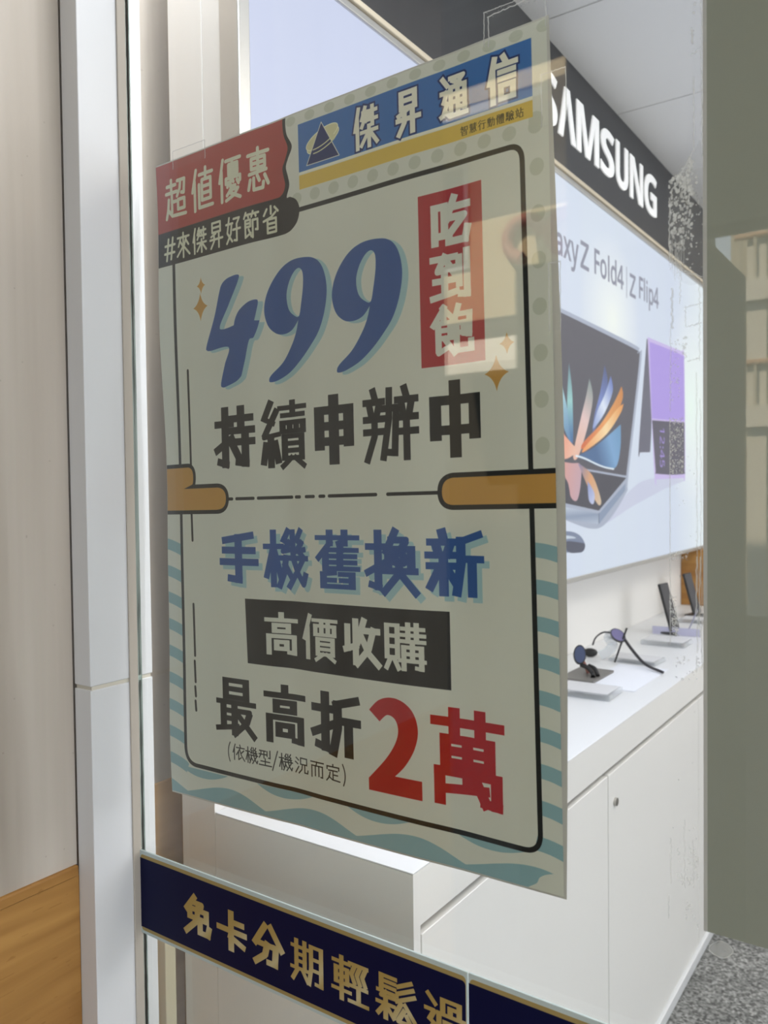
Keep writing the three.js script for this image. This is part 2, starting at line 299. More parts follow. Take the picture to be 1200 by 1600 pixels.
// ------------------------------------------------------------------ the poster
const INK = { paper: '#d8dad0', red: '#a8403a', black: '#1a1c1d', blue: '#31589a', shade: '#a2c4cc', teal: '#8fb2ba', gold: '#c4954c', dot: '#c3c7b8', label: '#ad3238', deep: '#b01a22', bar: '#3a70b4', strip: '#dabb58', navy: '#1a2f66' };
function drawPoster(g, W, H) {
  g.scale(W / 600, H / 900);
  g.fillStyle = INK.paper; g.fillRect(0, 0, 600, 900);
  // pale dots of the upper margin
  g.fillStyle = INK.dot;
  for (let i = 0; i < 12; i++) { g.beginPath(); g.ellipse(263 + i * 29.3, 106, 8, 7.5, 0, 0, 7); g.fill(); g.beginPath(); g.ellipse(256 + i * 31, 7, 8, 6, 0, 0, 7); g.fill(); }
  for (let i = 0; i < 9; i++) { g.beginPath(); g.ellipse(586, 100 + i * 48, 8, 9, 0, 0, 7); g.fill(); }
  // stripes on both sides and waves along the foot
  g.strokeStyle = INK.teal; g.lineWidth = 15.5;
  for (let i = 0; i < 9; i++) {
    const y = 545 + i * 38.4;
    g.beginPath(); g.moveTo(-4, y - 2 - i * 0); g.quadraticCurveTo(16, y + 1, 36, y + 9); g.stroke();
    g.beginPath(); g.moveTo(570, y - 1); g.quadraticCurveTo(586, y - 1, 604, y + 5); g.stroke();
  }
  g.fillStyle = INK.teal;
  const crest = (x0, x1, y0, y1, up) => { g.beginPath(); g.moveTo(x0, y0); g.bezierCurveTo(x0 + (x1 - x0) * 0.3, y0 + up, x0 + (x1 - x0) * 0.65, y1 + up, x1, y1); g.closePath(); g.fill(); };
  for (let i = -1; i < 5; i++) { const x = 20 + i * 150; crest(x, x + 96, 860, 860, 15); }
  for (let i = -1; i < 5; i++) { const x = 40 + i * 150; g.beginPath(); g.moveTo(x - 45, 901); g.bezierCurveTo(x + 10, 896, x + 45, 874, x + 85, 877); g.bezierCurveTo(x + 120, 880, x + 135, 897, x + 175, 901); g.closePath(); g.fill(); }
  g.fillStyle = INK.paper; blob(g, flat('604 878 586 880 574 886 570 893 560 903 604 903')); g.fill();
  // the rounded frame
  const rr = (x, y, w, h, r) => { g.beginPath(); g.roundRect(x, y, w, h, r); };
  g.fillStyle = INK.paper; rr(31, 119, 541, 740, 18); g.fill();
  g.strokeStyle = INK.black; g.lineWidth = 5.6;
  g.beginPath(); g.moveTo(240, 120.5); g.lineTo(556, 120.5); g.quadraticCurveTo(570, 121, 570, 138); g.lineTo(575, 838); g.quadraticCurveTo(576, 861, 556, 861); g.lineTo(52, 855); g.quadraticCurveTo(33, 853, 32.5, 832); g.lineTo(32, 140); g.stroke();
  g.lineWidth = 4; g.lineCap = 'round';
  for (const [y0, y1] of [[299, 432], [497, 538], [628, 700], [708, 737], [744, 757], [764, 777]]) { g.beginPath(); g.moveTo(55, y0); g.lineTo(56, y1); g.stroke(); }
  // dashes across the middle
  for (const [a, b] of [[130, 139], [145, 178], [184, 241], [246, 255], [264, 279], [287, 296], [302, 376], [391, 460]]) { g.beginPath(); g.moveTo(a + 1, 481.5); g.lineTo(b - 1, 481.5); g.stroke(); }
  // gold ribbons
  g.lineCap = 'butt'; g.lineWidth = 5.4; g.fillStyle = INK.gold;
  g.beginPath(); g.moveTo(-6, 432.5); g.lineTo(50, 432.5); g.quadraticCurveTo(63, 434, 63, 449); g.quadraticCurveTo(63, 461, 58, 462.5); g.lineTo(110, 462.5); g.quadraticCurveTo(129, 464, 129, 481); g.quadraticCurveTo(128, 498, 108, 498.5); g.lineTo(-6, 498.5); g.fill(); g.stroke();
  g.beginPath(); g.moveTo(606, 462.5); g.lineTo(478, 462.5); g.quadraticCurveTo(461, 464, 461, 481); g.quadraticCurveTo(461, 498, 478, 498.5); g.lineTo(606, 498.5); g.fill(); g.stroke();
  // red and black corner
  g.fillStyle = INK.black; blob(g, flat('-6 -6 248 -6 247 8 249 22 257 38 250 52 246 62 249 74 251 86 246 100 252 101 262 107 267 119 263 134 252 143 240 145.5 -6 145.5'), [0, 1, 15, 16]); g.fill();
  g.fillStyle = INK.red; blob(g, flat('-6 -6 243 -6 242 8 244 22 250 38 245 52 240 62 242 74 244 84 240 93 233 97 -6 97'), [0, 1, 10, 11]); g.fill();
  const white = '#d9dac4';
  [['超', 17, 46], ['值', 71, 46], ['優', 125, 45], ['惠', 177, 43]].forEach(([c, x, w]) => glyph(g, c, x, 22, w, 61, 5.2, white, { round: true }));
  g.strokeStyle = white; g.lineWidth = 3.8; g.lineCap = 'round';
  for (const s of ['22 108 18 138', '31 107 27 137', '15 117 35 117', '14 128 34 128']) { const p = flat(s); g.beginPath(); g.moveTo(...p[0]); g.lineTo(...p[1]); g.stroke(); }
  [['來', 38], ['傑', 71], ['昇', 104.5], ['好', 137], ['節', 170], ['省', 203]].forEach(([c, x]) => glyph(g, c, x, 103, 29.5, 37.5, 3.4, white, { round: true }));
  // blue title bar with emblem
  g.fillStyle = INK.bar; g.fillRect(268, 14.5, 315, 60); g.fillStyle = '#e9e9d8'; g.fillRect(268, 74.5, 315, 3.4); g.fillStyle = INK.strip; g.fillRect(268, 78.5, 315, 17.5);
  g.save(); g.translate(305.5, 40); g.rotate(-0.32);
  g.fillStyle = '#d3d1a6'; g.strokeStyle = '#f1efd2'; g.lineWidth = 1.1; g.beginPath(); g.ellipse(0, 4.5, 26, 9.5, 0, 0, 7); g.fill(); g.stroke(); g.beginPath(); g.ellipse(0, 0, 26, 9.5, 0, 0, 7); g.fill(); g.stroke();
  g.restore();
  g.fillStyle = INK.navy; g.strokeStyle = '#e6e6d4'; g.lineWidth = 1; g.beginPath(); g.moveTo(305, 21.5); g.lineTo(331.5, 69); g.lineTo(280.5, 69); g.closePath(); g.fill(); g.stroke();
  g.save(); g.translate(305.5, 40); g.rotate(-0.32); g.strokeStyle = '#d3d1a6'; g.lineWidth = 1.6; g.beginPath(); g.ellipse(0, 0, 26, 9.5, 0, 0.9, 2.3); g.stroke(); g.beginPath(); g.ellipse(0, 5, 26, 9.5, 0, 0.85, 2.35); g.stroke(); g.restore();
  [['傑', 353], ['昇', 413], ['通', 472], ['信', 531]].forEach(([c, x]) => { const q = c === '昇' || c === '信' ? [7, 6] : c === '通' ? [6, 5.4] : [5.6, 4.8]; glyph(g, c, x, 21, 37, 51, q[0], INK.navy, { thin: q[1], grow: 2 }); glyph(g, c, x, 21, 37, 51, q[0], '#eceada', { thin: q[1] }); });
  [...'智慧行動體驗站'].forEach((c, i) => glyph(g, c, 498 + i * 10.9, 82.5, 9.4, 10.4, 0.95, '#3c3826'));
  // 499
  const four = flat('159 183 140 184 128 190 122 202 112 232 95 270 96 276 102 277.5 138 277 130 300 122 325 126 330 134 329 152 324 161 318 168 298 176 273 184 270 191 259 195 249 186 248 190 236 193 225 190 221 176 222 160 230 152 240 149 249 122 249.5 140 220 158 192');
  const nine = (dx) => flat('275 181.5 291 187 302 201 307 225 303 252 293 276 279 293 262 309 243 322 222 330 211 331.5 208 329 212 322 232 307 248 287 256 272 260 258 250 268 237 272 222 270 209 259 203 240 206 221 216 203 232 188 252 181').map(([x, y]) => [x + dx, y]);
  const hole = (dx) => flat('263 193 254 197 245 209 240.5 224 243 240 250 249 261 253.5 266 236 269.5 215 269 199').map(([x, y]) => [x + dx, y]);
  for (const [ox, oy, c] of [[8.5, 3.5, INK.shade], [0, 0, INK.blue]]) {
    g.save(); g.translate(ox, oy); g.fillStyle = c;
    blob(g, four, [14, 19, 20, 27]); g.fill();
    for (const dx of [0, 112]) { blob(g, nine(dx), [16]); g.fill(); g.fillStyle = INK.paper; blob(g, hole(dx), [6]); if (!ox) g.fill(); g.fillStyle = c; }
    g.restore();
  }
  for (const dx of [0, 112]) {     // the shade shows inside the loops too
    g.save(); blob(g, hole(dx)); g.clip(); g.fillStyle = INK.shade; blob(g, hole(dx)); g.fill(); g.fillStyle = INK.paper; g.translate(7.5, 2.5); blob(g, hole(dx), [6]); g.fill(); g.restore();
  }
  const star = (x, y, w, h) => { g.fillStyle = INK.gold; g.beginPath(); g.moveTo(x, y - h); g.quadraticCurveTo(x + w * 0.22, y - h * 0.2, x + w, y); g.quadraticCurveTo(x + w * 0.22, y + h * 0.2, x, y + h); g.quadraticCurveTo(x - w * 0.22, y + h * 0.2, x - w, y); g.quadraticCurveTo(x - w * 0.22, y - h * 0.2, x, y - h); g.fill(); };
  star(86.5, 185, 8.5, 11.5); star(84.5, 214.5, 14.5, 19.5); star(548, 325, 8.5, 11.5); star(535, 355.5, 14.5, 19.5);
  // red label, vertical
  g.fillStyle = INK.label; g.fillRect(442, 146, 80, 194);
  [['吃', 154], ['到', 213.5], ['飽', 274]].forEach(([c, y]) => glyph(g, c, 455, y, 54, 57, c === '吃' ? 9.6 : c === '到' ? 9 : 8, INK.paper, { thin: c === '吃' ? 8.4 : c === '到' ? 7.6 : 6 }));
  // big lines
  [['持', 107, 76, 14, 9.6], ['續', 190, 80, 10.5, 6.2], ['申', 277, 72, 16, 10.5], ['辦', 358, 79, 9.4, 8.2], ['中', 446, 73, 14.5, 10.5]].forEach(([c, x, w, k, q]) => glyph(g, c, x, 357, w, 86, k, INK.black, { thin: q }));
  const blue2 = [['手', 111, 72, 13.5, 9.5], ['機', 191, 75, 9.6, 7], ['舊', 277, 73, 11, 6], ['換', 357, 75, 11.5, 8], ['新', 440, 75, 12, 8]];
  for (const [ox, oy, c] of [[6.5, 5.5, INK.shade], [0, 0, INK.blue]]) blue2.forEach(([ch, x, w, k, q]) => glyph(g, ch, x + ox, 523 + oy, w, 75, k, c, { thin: q }));
  g.fillStyle = INK.black; g.beginPath(); g.moveTo(157, 615); g.lineTo(470, 615); g.lineTo(470, 703); g.lineTo(159, 701); g.fill();
  [['高', 188, 59, 9, 5.6], ['價', 252, 60, 7.6, 4.6], ['收', 319, 58, 9.6, 8], ['購', 381, 59, 7.4, 4.8]].forEach(([c, x, w, k, q]) => glyph(g, c, x, 630, w, 57, k, INK.paper, { thin: q }));
  [['最', 96, 77, 12, 7], ['高', 183, 75, 12, 7.6], ['折', 266, 79, 14, 10]].forEach(([c, x, w, k, q]) => glyph(g, c, x, 724, w, 78, k, INK.black, { thin: q }));
  // small note
  g.strokeStyle = INK.black; g.lineWidth = 1.6;
  g.beginPath(); g.moveTo(122, 812); g.quadraticCurveTo(115, 824, 121, 838); g.stroke(); g.beginPath(); g.moveTo(315, 811); g.quadraticCurveTo(322, 824, 316, 837); g.stroke();
  g.beginPath(); g.moveTo(207, 812); g.lineTo(198, 838); g.stroke();
  [['依', 126], ['機', 150], ['型', 174], ['機', 209], ['況', 235.5], ['而', 262], ['定', 288]].forEach(([c, x]) => glyph(g, c, x, 813, 23, 22, 1.75, INK.black, { thin: 1.5 }));
  // 2 and the last big character
  g.fillStyle = INK.deep; blob(g, flat('358 738 373 750 384 741 395 745 399 758 394 774 380 794 355 820 355 834 430 834 430 812 393 812 408 797 421 776 426 755 421 736 408 724 390 720 372 725'), [0, 1, 7, 8, 9, 10, 11]); g.fill();
  glyph(g, '萬', 441, 722, 96, 112, 14.5, INK.deep, { thin: 10.5 });
}
const posterTex = canvasTex(1360, 2040, drawPoster);
{
  // corners of the hanging sheet (metres): the top hangs a little further from the glass
  const C = [[-0.9571, 1.9243, -0.018], [-0.3464, 1.935, -0.018], [-0.3275, 1.0261, -0.0065], [-0.9337, 1.0145, -0.0065]];
  const at = (s, t) => {
    const p = [0, 1, 2].map((k) => (C[0][k] * (1 - s) + C[1][k] * s) * (1 - t) + (C[3][k] * (1 - s) + C[2][k] * s) * t);
    const curl = Math.exp(-Math.max(0, s) / 0.05) * (0.0055 * Math.exp(-(((t - 0.54) / 0.13) ** 2)) + 0.0015 * Math.sin(t * 19));
    const crease = 0.004 * Math.exp(-(((s - 0.37 - 0.03 * t) / 0.045) ** 2)) + 0.003 * Math.exp(-(((s - 0.8) / 0.06) ** 2)) + 0.0012 * Math.sin(s * 14 + t * 2.5);
    p[2] -= curl + crease * (0.35 + 0.65 * Math.sin(Math.PI * Math.min(1, Math.max(0, t)))) + 0.0005;
    return p;
  };
  const o = [-0.64, 1.02, -0.012];
  const sheet = (s0, s1, t0, t1, nx, ny, dz) => {
    const g = new THREE.PlaneGeometry(1, 1, nx, ny), p = g.attributes.position, uv = g.attributes.uv;
    for (let i = 0; i < p.count; i++) { const s = s0 + (s1 - s0) * uv.getX(i), t = t0 + (t1 - t0) * (1 - uv.getY(i)), q = at(s > 1 ? 1 + (s - 1) * (0.25 + 0.75 * Math.sin(Math.PI * Math.min(1, Math.max(0, t)) ** 1.2)) : s, t); p.setXYZ(i, q[0] - o[0], q[1] - o[1], q[2] - o[2] + dz); }
    g.computeVertexNormals(); return g;
  };
  const P = thing('promotion_poster', o, 'large cream promotional poster with blue 499 and Chinese lettering behind the glass', 'poster');
  mesh('printed_sheet', sheet(0, 1, 0, 1, 90, 60, 0), phys(0xffffff, 0.5, { map: posterTex, specularIntensity: 0.35 }), P);
  tag(mesh('laminate_backing', sheet(-0.003, 1.016, -0.003, 1.003, 60, 40, -0.0012), phys(0xc9c7c2, 0.35), P), 'pale plastic sleeve edge');
}

// ------------------------------------------------------------------ the two banners along the glass
const GOLD = (g, x0, y0, x1, y1) => { const q = g.createLinearGradient(x0, y0, x1, y1); q.addColorStop(0, '#a58a4c'); q.addColorStop(0.45, '#ae955a'); q.addColorStop(0.75, '#c6ba92'); q.addColorStop(1, '#a08748'); return q; };
function drawBanner(text, radius) {
  return (g, W, H) => {
    g.scale(W / 556, H / 125);
    g.fillStyle = '#b9c6c6'; g.fillRect(0, 0, 556, 125);
    g.fillStyle = '#a08c5a'; g.beginPath(); g.roundRect(1.5, 5.5, 553, 115, radius); g.fill();
    g.fillStyle = '#080c36'; g.beginPath(); g.roundRect(-6, 11, 560, 104.5, radius); g.fill();
    [...text].forEach((c, i) => { const x = 94 + i * 67.4; glyph(g, c, x, 37, 58, 57, '輕鬆期過'.includes(c) ? 7.2 : 11, GOLD(g, x, 37, x + 58, 94), { thin: '輕鬆期過'.includes(c) ? 5 : 8.2 }); });
  };
}
for (const [x0, text, label] of [[-0.991, '免卡分期輕鬆過', 'navy acrylic banner strip with gold Chinese lettering, meeting the white post'], [-0.4335, '', 'plain end of the second navy banner strip, right of the lettered one']]) {
  const B = thing('banner_strip', [x0, 0.793, 0.0045], label, 'banner');
  mesh('acrylic_plate', bx(0, 0.556, 0, 0.125, 0, 0.003, [0, 0, 0], 0.001), phys(0xd3e2e2, 0.2), B);
  const g = new THREE.PlaneGeometry(0.5555, 0.1245); g.translate(0.278, 0.0625, 0.0032);
  mesh('print', g, phys(0xffffff, 0.55, { specularIntensity: 0.3, map: canvasTex(1390, 312, drawBanner(text, 5)) }), B);
}

// ------------------------------------------------------------------ grey film and clear tape on the glass
tag(mesh('window_film', bx(-0.1855, 2.55, 1.034, 2.72, -0.0062, -0.0047), M.film), 'opaque grey privacy film on the right of the glass, mirroring houses', 'film');
tag(mesh('film_edge_tape', bx(-0.1885, -0.1851, 1.034, 2.72, -0.0068, -0.0044), std(0xcfcdcf, 0.5)), 'thin pale edge strip along the left border of the grey film', 'tape');
function tapeMat(w, h, draw, colour = 0xf2f2f6) {
  const c = document.createElement('canvas'); c.width = w; c.height = h; const g = c.getContext('2d');
  g.fillStyle = '#000'; g.fillRect(0, 0, w, h); draw(g, w, h);
  const t = new THREE.CanvasTexture(c); t.magFilter = THREE.LinearFilter;
  return std(colour, 0.55, { alphaMap: t, transparent: true });
}
let seed = 7; const rnd = () => { seed = (seed * 16807) % 2147483647; return seed / 2147483647; };
const gray = (v) => `rgb(${v},${v},${v})`;
function wobble(g, x0, y0, x1, y1, n, amp) { g.beginPath(); for (let i = 0; i <= n; i++) { const t = i / n, x = x0 + (x1 - x0) * t + (rnd() - 0.5) * amp, y = y0 + (y1 - y0) * t + (rnd() - 0.5) * amp; i ? g.lineTo(x, y) : g.moveTo(x, y); } g.stroke(); }
function tape(x0, x1, y0, y1, z, label, draw, px = 3400, tilt = 0) {
  const w = x1 - x0, h = y1 - y0, o = mesh('clear_tape', new THREE.PlaneGeometry(w, h), tapeMat(Math.min(2000, Math.round(w * px)), Math.min(2000, Math.round(h * px)), draw));
  o.position.set((x0 + x1) / 2, (y0 + y1) / 2, z); o.rotation.z = tilt;
  return tag(o, label, 'tape');
}
const outline = (level) => (g, w, h) => { g.fillStyle = gray(level); g.fillRect(0, 0, w, h); g.strokeStyle = gray(190); g.lineWidth = 3; wobble(g, 3, 3, w - 3, 3, 30, 3); wobble(g, 3, 3, 3, h, 14, 3); wobble(g, w - 3, 3, w - 3, h, 14, 3); };
tape(-0.412, -0.340, 1.918, 1.956, -0.0046, 'clear crinkled tape over the top right corner of the poster', (g, w, h) => { outline(10)(g, w, h); g.lineWidth = 4; wobble(g, 18, 22, w - 14, 12, 24, 4); wobble(g, 20, 24, 22, h, 10, 6); g.fillStyle = gray(150); for (let i = 0; i < 30; i++) g.fillRect(rnd() * w, rnd() * 30, 4, 2); });
tape(-0.347, -0.319, 1.818, 1.872, -0.0046, 'clear tape at the right edge of the poster beside the black sign', outline(10));
tape(-0.340, -0.326, 1.61, 1.68, -0.0046, 'narrow clear tape on the right edge of the poster, halfway up', outline(8));
tape(-0.905, -0.838, 1.905, 1.931, -0.0046, 'clear tape above the red top left corner of the poster', outline(8));
tape(-0.184, -0.162, 1.013, 1.030, -0.0046, 'small torn tape scrap under the grey film', (g, w, h) => { g.fillStyle = gray(90); blob(g, [[2, h * 0.55], [w * 0.5, 3], [w - 2, h * 0.4], [w * 0.6, h - 2], [w * 0.1, h * 0.85]]); g.fill(); g.strokeStyle = gray(170); g.lineWidth = 2; g.stroke(); });
// upright strip of adhesive left on the glass: flakes in the upper half, hairlines and crumbs below
tape(-0.2195, -0.1875, 1.06, 1.95, -0.0046, 'upright strip of old tape residue flaking beside the grey film', (g, w, h) => {
  const Y = (y) => (1.95 - y) / 0.89 * h, X = (x) => (x + 0.2195) / 0.032 * w;
  const flake = (cx, cy, r, v) => { const n = 7, pts = []; for (let i = 0; i < n; i++) { const a = i / n * 6.283, k = r * (0.4 + rnd() * 0.9); pts.push([cx + Math.cos(a) * k * 0.8, cy + Math.sin(a) * k]); } g.fillStyle = gray(v); blob(g, pts); g.fill(); };
  const line = (v, lw, a, b, c, d, n = 24, amp = 2.4) => { g.strokeStyle = gray(v); g.lineWidth = lw; wobble(g, X(a), Y(b), X(c), Y(d), n, amp); };
  line(150, 2, -0.1965, 1.825, -0.1965, 1.745, 20, 1); line(150, 2, -0.190, 1.95, -0.189, 1.66, 60, 2.5); line(170, 3, -0.198, 1.87, -0.197, 1.855, 8, 4); line(130, 2, -0.198, 1.845, -0.191, 1.848, 8, 3);
  for (let i = 0; i < 24; i++) flake(X(-0.198 + rnd() * 0.003), Y(1.95 - rnd() * 0.07), 1 + rnd() * 2.5, 190);
  g.fillStyle = gray(26);
  blob(g, [[X(-0.2185), Y(1.725)], [X(-0.2175), Y(1.735)], [X(-0.2085), Y(1.745)], [X(-0.1965), Y(1.757)], [X(-0.1895), Y(1.757)], [X(-0.189), Y(1.643)], [X(-0.2185), Y(1.655)]]); g.fill();
  line(170, 2.5, -0.2185, 1.66, -0.2185, 1.72, 30, 3); line(180, 2.5, -0.2185, 1.72, -0.197, 1.757, 22, 8); line(170, 2.5, -0.206, 1.650, -0.189, 1.642, 14, 3);
  for (let i = 0; i < 520; i++) { const y = 1.755 - Math.pow(rnd(), 1.4) * 0.085, x = -0.2185 + rnd() * 0.021; if (vn(x * 40 + 9, y * 12, 64, 64, 4) > 0.4 && y < 1.735 + (x + 0.2185) * 0.8) flake(X(x), Y(y), 1.6 + rnd() * 3.6, 150 + rnd() * 90); }
  for (let i = 0; i < 70; i++) flake(X(-0.2185 + rnd() * 0.03), Y(1.645 + rnd() * 0.09), 1 + rnd() * 2, 120 + rnd() * 90);
  for (let i = 0; i < 16; i++) { const x = -0.217 + rnd() * 0.014, y = 1.685 - rnd() * 0.02; line(90 + rnd() * 50, 1.4, x, y, x, y - 0.012 - rnd() * 0.016, 6, 2); }
  // hairlines of peeled tape over the bright panel
  line(150, 3.5, -0.2165, 1.635, -0.216, 1.597, 16, 4); line(120, 1.6, -0.2175, 1.60, -0.218, 1.52, 20, 2);
  for (const [a, b, c, d] of [[-0.206, 1.616, -0.190, 1.618], [-0.203, 1.598, -0.190, 1.600], [-0.204, 1.617, -0.204, 1.598], [-0.1915, 1.64, -0.1915, 1.566], [-0.203, 1.566, -0.1915, 1.568], [-0.207, 1.575, -0.203, 1.57], [-0.1945, 1.555, -0.1935, 1.352], [-0.191, 1.53, -0.190, 1.33], [-0.208, 1.66, -0.209, 1.62]]) line(120, 1.6, a, b, c, d);
  for (let i = 0; i < 14; i++) flake(X(-0.207 + rnd() * 0.004), Y(1.578 + rnd() * 0.012), 1 + rnd() * 2.4, 130);
  for (let i = 0; i < 45; i++) flake(X(-0.2185 + rnd() * 0.01), Y(1.53 + rnd() * 0.06), 0.8 + rnd() * 1.8, 110 + rnd() * 60);
  line(170, 1.6, -0.2185, 1.515, -0.2185, 1.30, 30, 0.8);
  for (let i = 0; i < 320; i++) flake(X(-0.2185 + rnd() * 0.0125), Y(1.462 + rnd() * 0.052), 0.7 + rnd() * 1.5, 150 + rnd() * 80);
  for (let i = 0; i < 60; i++) flake(X(-0.2185 + rnd() * 0.016), Y(1.381 + rnd() * 0.008), 0.8 + rnd() * 1.4, 110 + rnd() * 60);
  for (let i = 0; i < 150; i++) { const y = 1.308 + rnd() * 0.04; flake(X(-0.2155 + (1.33 - y) * 0.09 + (rnd() - 0.5) * 0.006), Y(y), 0.7 + rnd() * 1.8, 170 + rnd() * 80); }
  for (const [x, a, b] of [[-0.1945, 1.385, 1.33], [-0.1915, 1.385, 1.31], [-0.1935, 1.335, 1.295], [-0.190, 1.33, 1.28], [-0.1945, 1.292, 1.277]]) line(190, 1.8, x, a, x + (rnd() - 0.5) * 0.001, b, 12, 2);
  for (let i = 0; i < 30; i++) flake(X(-0.214 + rnd() * 0.022), Y(1.268 + rnd() * 0.022), 1 + rnd() * 2, 150);
  for (let i = 0; i < 40; i++) flake(X(-0.2185 + rnd() * 0.028), Y(1.08 + rnd() * 0.42), 0.7 + rnd() * 1.2, 80 + rnd() * 60);
  for (const [a, b, c, d] of [[-0.2185, 1.115, -0.2185, 1.07], [-0.206, 1.135, -0.2055, 1.07], [-0.198, 1.118, -0.1975, 1.072]]) line(80, 1.6, a, b, c, d);
  for (let i = 0; i < 14; i++) { const x = -0.217 + rnd() * 0.024, y = 1.075 + rnd() * 0.05; line(90, 1.8, x, y, x + 0.0012, y - 0.006, 6, 5); }
}, 2150);
tape(-0.222, -0.188, 1.03, 1.06, -0.0046, 'last crumbs of tape residue low on the glass over the cabinet', (g, w, h) => { g.strokeStyle = gray(110); g.lineWidth = 2; for (let i = 0; i < 7; i++) { const x = w * (0.5 + rnd() * 0.45), y = rnd() * h * 0.7; wobble(g, x, y, x + (rnd() - 0.5) * 14, y + 18, 8, 5); } wobble(g, w * 0.04, 2, w * 0.04, h * 0.8, 12, 2); });

// ------------------------------------------------------------------ lightbox wall
const LX = -0.955;
function drawLightbox(g, W, H) {
  const k = W / 3.114; const X = (z) => (-z - 0.218) * k, Y = (y) => (2.375 - y) * (H / 1.205);
  const pts = (t) => flat(t).map(([z, y]) => [X(-z), Y(y)]);
  const bg = g.createLinearGradient(0, 0, W, 0); bg.addColorStop(0, '#d0d8f8'); bg.addColorStop(0.25, '#d6defa'); bg.addColorStop(0.5, '#dbe4f6'); bg.addColorStop(0.8, '#d6dff4'); bg.addColorStop(1, '#eef6fb'); g.fillStyle = bg; g.fillRect(0, 0, W, H);
  const glow = (z, y, r, c) => { const q = g.createRadialGradient(X(z), Y(y), 0, X(z), Y(y), r * k); q.addColorStop(0, c); q.addColorStop(1, 'rgba(255,255,255,0)'); g.fillStyle = q; g.fillRect(0, 0, W, H); };
  glow(-1.98, 2.02, 0.3, 'rgba(250,255,252,0.95)'); glow(-3.0, 1.8, 0.45, 'rgba(240,255,250,0.95)');
  g.fillStyle = 'rgba(196,196,226,0.55)'; blob(g, pts('1.9 1.33 2.3 1.47 2.9 1.48 2.6 1.44 2.2 1.38')); g.fill();
  // lettering
  const word = (s, z0, z1, y0, cap, weight = '') => { g.save(); g.font = weight + ' 100px sans-serif'; const w = g.measureText(s).width; g.translate(X(z0), Y(y0)); g.scale(Math.abs(z1 - z0) * k / w, cap * (H / 1.205) / 71.4); g.fillText(s, 0, 0); g.lineWidth = 3.5; g.strokeText(s, 0, 0); g.restore(); };
  g.fillStyle = g.strokeStyle = '#8e90a4';
  word('Galaxy', -1.31, -1.672, 2.142, 0.082); word('Z', -1.685, -1.765, 2.142, 0.082); word('Fold4', -1.80, -2.098, 2.148, 0.08); g.fillRect(X(-2.128), Y(2.238), 0.006 * k, 0.112 * k); word('Z', -2.16, -2.235, 2.142, 0.08); word('Flip4', -2.262, -2.518, 2.154, 0.078);
  // open folding phone, standing
  g.fillStyle = '#aeb6cc'; blob(g, pts('1.30 1.985 1.5 1.985 2.2 1.972 2.27 1.955 2.295 1.92 2.14 1.485 2.12 1.43 1.85 1.315 1.5 1.36 1.30 1.38'), [0, 11]); g.fill();
  g.fillStyle = '#5b5a66'; blob(g, pts('1.30 1.975 1.49 1.973 2.19 1.957 2.25 1.945 2.268 1.91 2.118 1.49 1.30 1.53'), [0, 5, 6]); g.fill();
  g.fillStyle = '#4c4c58'; blob(g, pts('1.30 1.525 2.118 1.482 1.84 1.372 1.50 1.408 1.30 1.42'), [0, 1, 2, 3, 4]); g.fill();
  const lg = g.createLinearGradient(0, Y(1.40), 0, Y(1.32)); lg.addColorStop(0, '#d6deee'); lg.addColorStop(0.5, '#93a0bb'); lg.addColorStop(1, '#c3cde0'); g.fillStyle = lg; blob(g, pts('1.30 1.405 1.5 1.395 1.838 1.362 1.838 1.328 1.5 1.358 1.30 1.37'), [0, 2, 3, 5]); g.fill();
  g.fillStyle = '#8e9cb8'; blob(g, pts('1.842 1.362 2.11 1.462 2.105 1.436 1.842 1.328'), [0, 1, 2, 3]); g.fill();
  g.strokeStyle = '#5b6378'; g.lineWidth = 3; g.beginPath(); g.moveTo(X(-1.84), Y(1.365)); g.lineTo(X(-1.84), Y(1.327)); g.stroke();
  // coloured swirls on its screen
  const petal = (t, a, b, sharp = []) => { const p = pts(t), q = g.createLinearGradient(p[0][0], p[0][1], p[Math.floor(p.length / 2)][0], p[Math.floor(p.length / 2)][1]); a.forEach((c, i) => q.addColorStop(i / (a.length - 1), c)); g.fillStyle = q; blob(g, p, [0, ...sharp]); g.fill(); };
  petal('1.43 1.88 1.50 1.80 1.57 1.70 1.61 1.60 1.58 1.60 1.50 1.68 1.44 1.76', ['#6f8fb8', '#b9dfe8', '#5f86b4']);
  petal('1.59 1.83 1.615 1.74 1.62 1.60 1.60 1.60 1.575 1.70', ['#6d8b9a', '#9fd2d4', '#4d74a8']);
  petal('1.76 1.80 1.79 1.74 1.74 1.64 1.66 1.545 1.62 1.55 1.68 1.66 1.73 1.74', ['#8a9a9c', '#e8c9c9', '#efc0ae']);
  petal('1.90 1.86 1.93 1.80 1.86 1.70 1.79 1.62 1.80 1.68 1.86 1.77', ['#55608c', '#7d8fd0', '#6a6f96']);
  petal('1.96 1.83 1.98 1.78 1.90 1.70 1.79 1.64 1.83 1.70 1.90 1.76', ['#6b7fc4', '#e4ecff', '#8fa1d8']);
  petal('2.07 1.805 2.08 1.76 1.96 1.66 1.72 1.575 1.70 1.59 1.86 1.66 1.99 1.74', ['#d08a4e', '#f0a765', '#d9744a']);
  petal('2.09 1.745 2.06 1.71 1.92 1.63 1.72 1.565 1.71 1.575 1.88 1.65 2.02 1.72', ['#e89a55', '#ffe0b0', '#f2a267']);
  petal('2.06 1.67 2.06 1.60 2.03 1.535 1.98 1.513 1.86 1.517 1.72 1.537 1.66 1.547 1.78 1.575 1.92 1.62', ['#6d9ac4', '#7fa9d6', '#4f6f9c']);
  petal('1.46 1.67 1.53 1.62 1.61 1.585 1.645 1.57 1.62 1.55 1.55 1.535 1.44 1.535', ['#f0b79c', '#f4a890', '#f2c4b0'], [6]);
